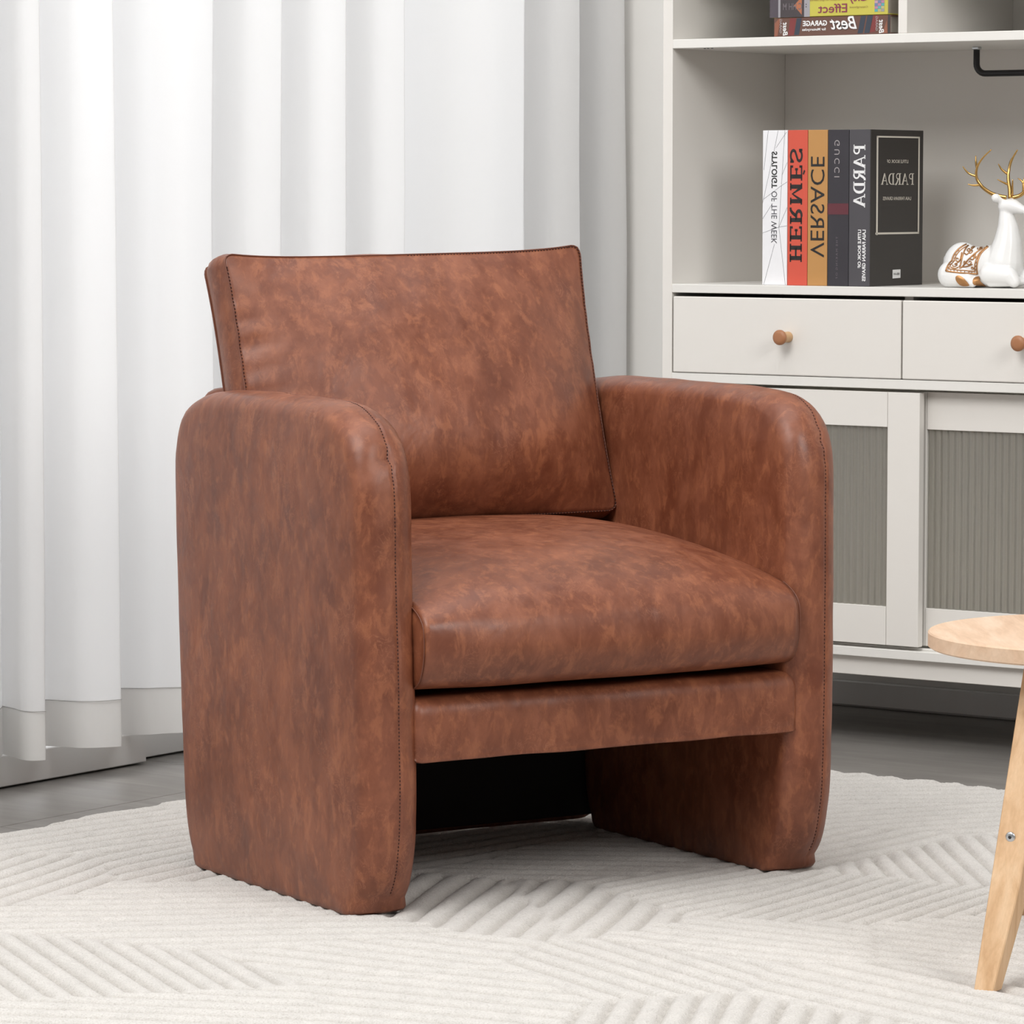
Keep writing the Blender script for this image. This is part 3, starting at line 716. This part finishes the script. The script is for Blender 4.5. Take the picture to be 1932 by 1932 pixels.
# ------------------------------------------------------------------ armchair
# local frame: x to the chair's far arm, y to its back, z up (metres as measured), origin at the near arm's front foot
KS = .87/.88
CH = Matrix.Translation((-.17683*KS, 4.74972*KS, .0088)) @ Matrix.Rotation(math.radians(31), 4, 'Z') @ Matrix.Scale(KS, 4)
chair = thing('armchair', 'brown distressed leather armchair with rounded slab arms on cream rug', 'armchair', CH)
PROF = [(.046, 0), (.026, .018), (.009, .042), (-.002, .076), (-.008, .125), (-.009, .24), (-.006, .40), (-.005, .505), (.003, .558), (.024, .593), (.058, .615), (.10, .624), (.20, .627), (.33, .628), (.395, .626),
        (.443, .617), (.480, .595), (.500, .553), (.505, .505), (.501, .30), (.495, .13), (.488, .06), (.470, .018), (.438, 0), (.24, .0)]
def outline(n=180):
    Q = catmull(PROF, 8, True); Q[:, 1] = np.maximum(Q[:, 1], 0); return resample(Q, n, True)
OUT = outline()
TT = np.roll(OUT, -1, 0)-np.roll(OUT, 1, 0); TT /= np.linalg.norm(TT, axis=1)[:, None]
NRM = np.stack([TT[:, 1], -TT[:, 0]], 1)
if np.sum((OUT-OUT.mean(0))*NRM) < 0: NRM = -NRM
def smooth_arr(A, k):
    for _ in range(k): A = (np.roll(A, 1, 0)+A*2+np.roll(A, -1, 0))/4
    return A
NRM = smooth_arr(NRM, 3); NRM /= np.linalg.norm(NRM, axis=1)[:, None]
def section(s, R=.030, p=2.25): return R*(1-(max(0, 1-abs(2*s-1)**p))**(1/p))
def arm(u0, u1, lean0, lean1, seam_s, name, stretch=0):
    T = u1-u0; V = []; F = []; n = len(OUT)
    S = [0, .012, .04, .09, .16, .25, .36, .5, .64, .75, .84, .91, .96, .988, 1]
    def P(s, i, extra=0.0):
        o = OUT[i]; nn = NRM[i]; ins = section(s)
        if 0 < abs(s-seam_s) < .06: pass
        b = o[0] - nn[0]*(ins-extra); z = o[1] - nn[1]*(ins*(.06 if nn[1] < 0 else 1)-extra)
        if b > .38: b += .013*min(1, (b-.38)/.08)
        if stretch and b > .2: b += (b-.2)*stretch*min(1, max(0, (z-.3)/.2))
        z = max(z, 0.0)
        u = u0 + T*s + (lean0 + (lean1-lean0)*min(1, z/.63))
        return Vector((u, b, z))
    def D(s, i, extra=0.0):
        v = P(s, i)
        w = .0020*noise.noise(Vector((v.x*9, v.y*9, v.z*9+u0*5))) + .0009*noise.noise(Vector((v.x*27, v.y*27, v.z*27+u0*15)))
        # soft tucks pulling at the seam near the front top corner
        f = math.exp(-((v.z-.570)/.030)**2)*math.exp(-((v.y-.01)/.05)**2)
        w += -.0030*f*math.exp(-((s-seam_s)/.18)**2)*(1+.8*math.sin(v.z*260))
        if seam_s < .6: w += (-.0050*math.exp(-((v.z-.566-.05*(s-seam_s))/.0075)**2)+.0022*math.exp(-((v.z-.583)/.010)**2))*math.exp(-((v.y-.01)/.03)**2)*math.exp(-((s-seam_s+.12)/.26)**2)
        w -= .0014*math.exp(-((s-seam_s)/.030)**2)
        w += extra
        if v.z > .004: v = v + Vector((0, NRM[i][0], NRM[i][1]))*w
        v.z = max(v.z, 0); return v
    S = sorted(set(S + [seam_s-.05, seam_s-.025, seam_s, seam_s+.025, seam_s+.05]))
    for s in S:
        for i in range(n): V.append(D(s, i))
    m = len(S)
    for j in range(m-1):
        for i in range(n):
            i2 = (i+1) % n; F.append((j*n+i, j*n+i2, (j+1)*n+i2, (j+1)*n+i))
    # side faces: shrink toward a vertical spine with a slight pillow
    for side, row, sg in ((0, 0, -1), (1, m-1, 1)):
        prev = [row*n+i for i in range(n)]
        base = [V[k].copy() for k in prev]
        for t in (.05, .12, .22, .36):
            cur_ = []
            for i in range(n):
                p = base[i]; c = Vector((0, .25+(p.y-.25)*.12, .14+(.5-.14)*min(1, max(0, (p.z)/.62))))
                y = p.y+(c.y-p.y)*t; z = p.z+(c.z-p.z)*t
                bul = .0045*(1-(1-t/.36)**2)
                bul += .0014*noise.noise(Vector((y*7, z*7, u0*11+side*4)))*math.sin(PI*t/.36)
                x = (u0 if side == 0 else u1) + sg*bul + (lean0 + (lean1-lean0)*min(1, z/.63))
                V.append(Vector((x, y, z))); cur_.append(len(V)-1)
            for i in range(n):
                i2 = (i+1) % n; F.append((prev[i], prev[i2], cur_[i2], cur_[i]))
            prev = cur_
        F.append(tuple(prev))
    bm = bmesh.new(); vs = [bm.verts.new(v) for v in V]
    for f in F:
        try: bm.faces.new([vs[i] for i in f])
        except ValueError: pass
    o = bm_obj(name, bm, LEATHER, chair, True)
    # seam: stitches running over the top and down the front
    idx = sorted([i for i in range(n)], key=lambda i: i)
    g = Geo(); line = []
    for i in range(n):
        b, z = OUT[i]
        if z > .024 and (b < .05 or z > .60) and b < .40:
            line.append(D(seam_s, i, .0003))
    # order along the outline
    line = sorted(line, key=lambda v: (v.z if v.y < .06 and v.z < .6 else .62+v.y))
    Q = resample(np.array([tuple(v) for v in line]), 420)
    for k in range(0, 418, 2):
        a = Vector(Q[k]); b = a.lerp(Vector(Q[k+1]), .9)
        g.tube([a, b], .0008, 4)
    st = g.obj('stitching', STITCH, o); 
    return o
arm(-.002, .080, .0, -.008, .58, 'arm'); arm(.622, .702, -.008, .001, .68, 'arm', .34)

def rounded_bar(name, x0, x1, prof, mat, endr=.012, wob=.0016, n=110, seed=0):
    Q = resample(catmull(prof, 6, True), n, True); c = Q.mean(0)
    xsn = [0, .12, .35, .7, 1]; V = []; F = []
    stations = [(x0+endr*t, endr*(1-math.sqrt(max(0, 1-(1-t)**2)))) for t in xsn]
    mid = np.linspace(x0+endr, x1-endr, 40)[1:-1]; stations += [(x, 0) for x in mid]
    stations += [(x1-endr*t, endr*(1-math.sqrt(max(0, 1-(1-t)**2)))) for t in xsn[::-1]]
    T = np.roll(Q, -1, 0)-np.roll(Q, 1, 0); T /= np.linalg.norm(T, axis=1)[:, None]; Nn = np.stack([T[:, 1], -T[:, 0]], 1)
    if np.sum((Q-c)*Nn) < 0: Nn = -Nn
    Nn = smooth_arr(Nn, 4)
    for x, ins in stations:
        for i in range(n):
            y, z = Q[i]-Nn[i]*ins
            w = wob*noise.noise(Vector((x*12, y*10+seed, z*10)))
            V.append((x, y+Nn[i][0]*w, z+Nn[i][1]*w))
    for j in range(len(stations)-1):
        for i in range(n):
            i2 = (i+1) % n; F.append((j*n+i, j*n+i2, (j+1)*n+i2, (j+1)*n+i))
    F.append(tuple(range(n))); F.append(tuple((len(stations)-1)*n+i for i in range(n)))
    bm = bmesh.new(); vs = [bm.verts.new(v) for v in V]; [bm.faces.new([vs[i] for i in f]) for f in F]
    return bm_obj(name, bm, mat, chair, True)
rounded_bar('front_rail', .066, .634, [(.0, .188), (-.004, .192), (-.006, .205), (-.006, .235), (-.004, .252), (.004, .262), (.018, .2665), (.07, .267), (.13, .266), (.14, .26), (.142, .24), (.142, .20), (.138, .19), (.07, .187)], LEATHER, .012, .0024)
box('seat_platform', (.066, .142, .20), (.625, .515, .264), BLACKCLOTH_SHADE, chair, .004)
rounded_bar('back_frame', .052, .655, [(.520, .014), (.513, .03), (.512, .3), (.512, .58), (.516, .608), (.530, .621), (.546, .620), (.558, .606), (.562, .57), (.562, .3), (.558, .05), (.550, .014)], LEATHER, .03, .001)
box('back_shade_panel', (.040, .498, .013), (.66, .5115, .20), BLACKCLOTH_SHADE, chair, .002)  # black panel added to paint in the shade under the seat
g = Geo(); g.tube([(.083, .03, .187), (.083, .03, .181)], .0018, 8); g.tube([(.083, .03, .182), (.083, .029, .166)], [.0022, .0034], 8)
g.obj('zipper_pull', newmat('dull_zip_metal', (.10, .10, .10), .4, Metallic=1.0), chair)

def seat_cushion():
    E = [(.03, .2765), (.004, .279), (-.012, .290), (-.021, .312), (-.0235, .335), (-.019, .360), (.004, .377), (.04, .387), (.11, .399), (.23, .414), (.36, .4245), (.44, .425), (.475, .405), (.48, .34), (.475, .285), (.44, .277), (.24, .276), (.1, .276)]
    M = [(.03, .274), (.000, .276), (-.024, .286), (-.040, .308), (-.045, .334), (-.036, .366), (-.006, .398), (.04, .420), (.11, .437), (.23, .449), (.36, .450), (.44, .443), (.475, .415), (.48, .34), (.475, .285), (.44, .277), (.24, .274), (.1, .274)]
    qe = catmull(E, 8, True); qm = catmull(M, 8, True); n = len(qe)
    xs_ = np.linspace(-1, 1, 61); V = []; F = []
    for x in xs_:
        a = 1-abs(x)**3.2
        for i in range(n):
            p = qe[i]+(qm[i]-qe[i])*a
            u = .345+.2765*x
            # edges of the side seam bow inward mid-height
            w = .0016*noise.noise(Vector((u*10, p[0]*10, p[1]*10+5)))
            V.append((u, p[0]+w, p[1]+w*.7))
    for j in range(60):
        for i in range(n):
            i2 = (i+1) % n; F.append((j*n+i, j*n+i2, (j+1)*n+i2, (j+1)*n+i))
    # side gussets, slightly bulged
    for row, sg in ((0, -1), (60, 1)):
        prev = [row*n+i for i in range(n)]; base = [Vector(V[k]) for k in prev]
        for t in (.03, .12, .3, .6):
            cur_ = []
            for i in range(n):
                p = base[i]; c = Vector((0, min(.4, max(.05, p.y)), .345))
                V.append((p.x+sg*(-.002 if t < .05 else .003*t), p.y+(c.y-p.y)*t, p.z+(c.z-p.z)*t)); cur_.append(len(V)-1)
            for i in range(n): F.append((prev[i], prev[(i+1) % n], cur_[(i+1) % n], cur_[i]))
            prev = cur_
        F.append(tuple(prev))
    bm = bmesh.new(); vs = [bm.verts.new(v) for v in V]
    for f in F: bm.faces.new([vs[i] for i in f])
    o = bm_obj('seat_cushion', bm, LEATHER, chair, True)
    for sgn, uu in ((-1, .345-.2765), (1, .345+.2765)):
        pts_ = [(uu, q[0], q[1]) for q in resample(qe, 160, True)]
        tube('seam', pts_+pts_[:1], .0008, SEAMM, o, 6)
    return o
seat_cushion()

def back_cushion():
    # frame along the lean
    b0, z0, b1_, z1 = .404, .446, .503, .800
    L_ = math.hypot(b1_-b0, z1-z0); ey = Vector((0, (b1_-b0)/L_, (z1-z0)/L_)); nf = Vector((0, -ey.z, ey.y))   # toward the front
    U0, U1, T = .066, .619, .060
    nx, ny = 56, 44
    def W(x, y, t): return Vector((0, b0, z0)) + Vector((1, 0, 0))*x + ey*y + nf*t
    def edge(x, y):      # x,y in -1..1 -> outline with sagging edges and pointed corners
        sx = .007*(1-abs(y)**3); sy = .0085*(1-abs(x)**5) if y > 0 else 0
        HW = (U1-U0)/2; HH = L_/2; rr = .017
        px, pz = x*HW, y*HH; cx_, cz_ = HW-rr, HH-rr
        if abs(px) > cx_ and abs(pz) > cz_:      # round the corners
            a_, b_ = (abs(px)-cx_)/rr, (abs(pz)-cz_)/rr
            a2, b2_ = a_*math.sqrt(1-b_*b_/2), b_*math.sqrt(1-a_*a_/2)
            px = math.copysign(cx_+a2*rr, px); pz = math.copysign(cz_+b2_*rr, pz)
        X = (U0+U1)/2 + px - math.copysign(sx*abs(x)**6, x)
        Y = pz + HH - (sy*y**6 if y > 0 else 0) + (.0085*(x+1)/2*max(0, y)**3)
        # the right-hand corner stands slightly higher
        return X, Y
    def front(x, y):
        b = (1-abs(x)**3.0)*(1-abs(y)**(2.6 if y > 0 else 3.4))
        lowbias = 1+.45*(-y)
        t = .064*b*lowbias
        # puckers along the near side seam and far one
        for (cy_, amp, wd_) in ((.50, .0030, .035), (.30, .0034, .05), (.12, .0022, .04), (-.05, .002, .05), (.66, .002, .04)):
            t -= amp*math.exp(-((y-cy_-.10*(x+1))/wd_)**2)*math.exp(-((x+.93)/.11)**2)
            t -= .6*amp*math.exp(-((y-cy_+.1)/wd_)**2)*math.exp(-((x-.95)/.07)**2)
        X, Y = edge(x, y)
        q = Vector((X*8, Y*8, 2.2)); t += .0040*noise.noise(q)*b + .0012*noise.noise(q*3)*min(1, b*3)
        return W(X, Y, t)
    def back(x, y):
        b = (1-abs(x)**3)*(1-abs(y)**2.6); X, Y = edge(x, y)
        return W(X, Y, -T - .018*b*(1 if y > .2 else .2))
    gx = [math.sin(PI/2*(2*i/nx-1))*.35+.65*(2*i/nx-1) for i in range(nx+1)]; gy = [math.sin(PI/2*(2*j/ny-1))*.35+.65*(2*j/ny-1) for j in range(ny+1)]
    V = []; F = []
    for fn in (front, back):
        for j in range(ny+1):
            for i in range(nx+1): V.append(fn(gx[i], gy[j]))
    n1 = (nx+1)*(ny+1); st = nx+1
    for k, flip in ((0, 0), (n1, 1)):
        for j in range(ny):
            for i in range(nx):
                a = k+j*st+i; f = (a, a+1, a+st+1, a+st); F.append(f[::-1] if flip else f)
    # gusset with bulge, around the outline
    loop = [(i, 0) for i in range(nx)] + [(nx, j) for j in range(ny)] + [(i, ny) for i in range(nx, 0, -1)] + [(0, j) for j in range(ny, 0, -1)]
    fr = [j*st+i for i, j in loop]; bk = [n1+j*st+i for i, j in loop]
    cen = W((U0+U1)/2, L_/2, -T/2); prev = fr
    for t in (.06, .25, .5, .75, .94):
        cur_ = []
        for q, (a, b) in enumerate(zip(fr, bk)):
            p = V[a].lerp(V[b], t); i, j = loop[q]
            dirn = Vector((0, 0, 0))
            if i == 0: dirn += Vector((-1, 0, 0))
            if i == nx: dirn += Vector((1, 0, 0))
            if j == ny: dirn += ey
            if j == 0: dirn -= ey
            y = gy[j]; amp = (.006*math.sin(PI*t) if .05 < t < .95 else 0) - (.0016 if t < .1 or t > .9 else 0)
            p = p + dirn.normalized()*amp*(1+.5*noise.noise(Vector((p.x*12, p.y*10, p.z*14))))
            V.append(p); cur_.append(len(V)-1)
        m = len(loop)
        for q in range(m): F.append((prev[q], cur_[q], cur_[(q+1) % m], prev[(q+1) % m]))
        prev = cur_
    m = len(loop)
    for q in range(m): F.append((prev[q], bk[q], bk[(q+1) % m], prev[(q+1) % m]))
    bm = bmesh.new(); vs = [bm.verts.new(v) for v in V]
    for f in F: bm.faces.new([vs[i] for i in f])
    o = bm_obj('back_cushion', bm, LEATHER, chair, True)
    rim = [V[k] + nf*.0003 for k in fr]
    tube('seam', rim+rim[:1], .0009, SEAMM, o, 6)
    g = Geo(); Q = resample(np.array([tuple(V[k]+nf*.0012) for k in fr]+[tuple(V[fr[0]]+nf*.0012)]), 760)
    c3 = Vector(W((U0+U1)/2, L_/2, 0))
    for k in range(0, 758, 2):
        a = Vector(Q[k]); b = a.lerp(Vector(Q[k+1]), .9); d_ = Vector((0, 0, 0))
        s = -.003 if a.x > (U0+U1)/2 else .003
        if a.x < U0+.5*(U1-U0) and a.z > z1-.012: continue
        if a.x < U0+.02 or a.x > U1-.02: d_ += Vector((s, 0, 0))
        if a.z > z1-.02: d_ -= ey*.003
        g.tube([a+d_*.5, b+d_*.5], .0008, 4)
    g.obj('stitching', STITCH, o)
    rb = [V[k] for k in bk]; tube('seam', rb+rb[:1], .0011, SEAMM, o, 6)
back_cushion()

# ------------------------------------------------------------------ stool
SC = Vector((.680, 4.495, 0)); SR = .206; ZT = .380; TH = .019
stool = thing('stool', 'round pale pine stool with splayed legs at right edge of rug', 'stool', Matrix.Translation((SC.x, SC.y, .0)))
top = lathe('seat', [(SR-.003, ZT-TH), (SR, ZT-TH+.002), (SR, ZT-.002), (SR-.0015, ZT-.0004), (SR-.004, ZT)], PINE_TOP, stool, 96)
top.data.polygons[-1].use_smooth = False; top.data.polygons[-2].use_smooth = False
for p in top.data.polygons: p.use_smooth = False
A0 = math.radians(-33); EX = Vector((math.cos(A0), math.sin(A0), 0)); EY = Vector((-math.sin(A0), math.cos(A0), 0))
rel_b = Vector((.5040, 4.2865, .0085)) - SC; rel_t = Vector((.572, 4.405, ZT-TH)) - SC      # the outer corner line of a leg
def leg_w(t): return .0230 + .0130*min(1, t/.32)
def stool_leg(k):
    R = Matrix.Rotation(math.radians((0, 120, -128)[k]), 4, 'Z'); V = []; n = 12
    for i in range(n+1):
        t = i/n; p = rel_b.lerp(rel_t, t); w_ = leg_w(t); d_ = .023+.006*min(1, t/.28)
        V += [p, p+EX*w_, p+EX*w_+EY*d_, p+EY*d_]
    bm = bmesh.new(); vs = [bm.verts.new(v) for v in V]
    for i in range(n):
        for q in range(4): bm.faces.new([vs[i*4+q], vs[i*4+(q+1) % 4], vs[(i+1)*4+(q+1) % 4], vs[(i+1)*4+q]])
    bm.faces.new(vs[:4]); bm.faces.new(vs[-4:])
    bm.transform(R)
    lg = bm_obj('leg', bm, PINE_LEG, stool)
    md = lg.modifiers.new('b', 'BEVEL'); md.width = .0012; md.segments = 1; md.limit_method = 'ANGLE'
    # screw
    t = (.171-.0085)/(ZT-TH-.0085); nfv = -EY; p = rel_b.lerp(rel_t, t)
    c = p + EX*leg_w(t)*.45 + nfv*.0002; p = c + EY*.012
    M = R @ Matrix.Translation(c) @ nfv.to_track_quat('Z', 'Y').to_matrix().to_4x4()
    sc_ = lathe('screw', [(.0060, 0), (.0060, .0006), (.0052, .0016), (.0034, .0022)], STEEL, lg, 20, mw=M)
    sk = lathe('screw_socket', [(.0021, .0015), (.0021, .0024)], BLACKM, lg, 6, mw=M)
    box('stretcher', (0, 0, 0), (1, 1, 1), PINE_LEG, stool).data = stretcher_mesh(R, p)
def stretcher_mesh(R, p):
    g = Geo(); q = Vector((0, 0, p.z)); d = (q-p); d.z = 0; ln = d.length; d.normalize(); s = Vector((-d.y, d.x, 0))*.009
    V = []
    for a in (p+d*.012, q):
        for z in (-.014, .014):
            for sg in (-1, 1): V.append(Vector((a.x, a.y, p.z+z)) + s*sg)
    V = [R @ v for v in V]
    me = bpy.data.meshes.new('stretcher'); me.from_pydata([tuple(v) for v in V], [], [(0, 1, 3, 2), (4, 6, 7, 5), (0, 4, 5, 1), (2, 3, 7, 6), (0, 2, 6, 4), (1, 5, 7, 3)]); me.update(); me.materials.append(PINE_LEG); return me
for k in range(3): stool_leg(k)
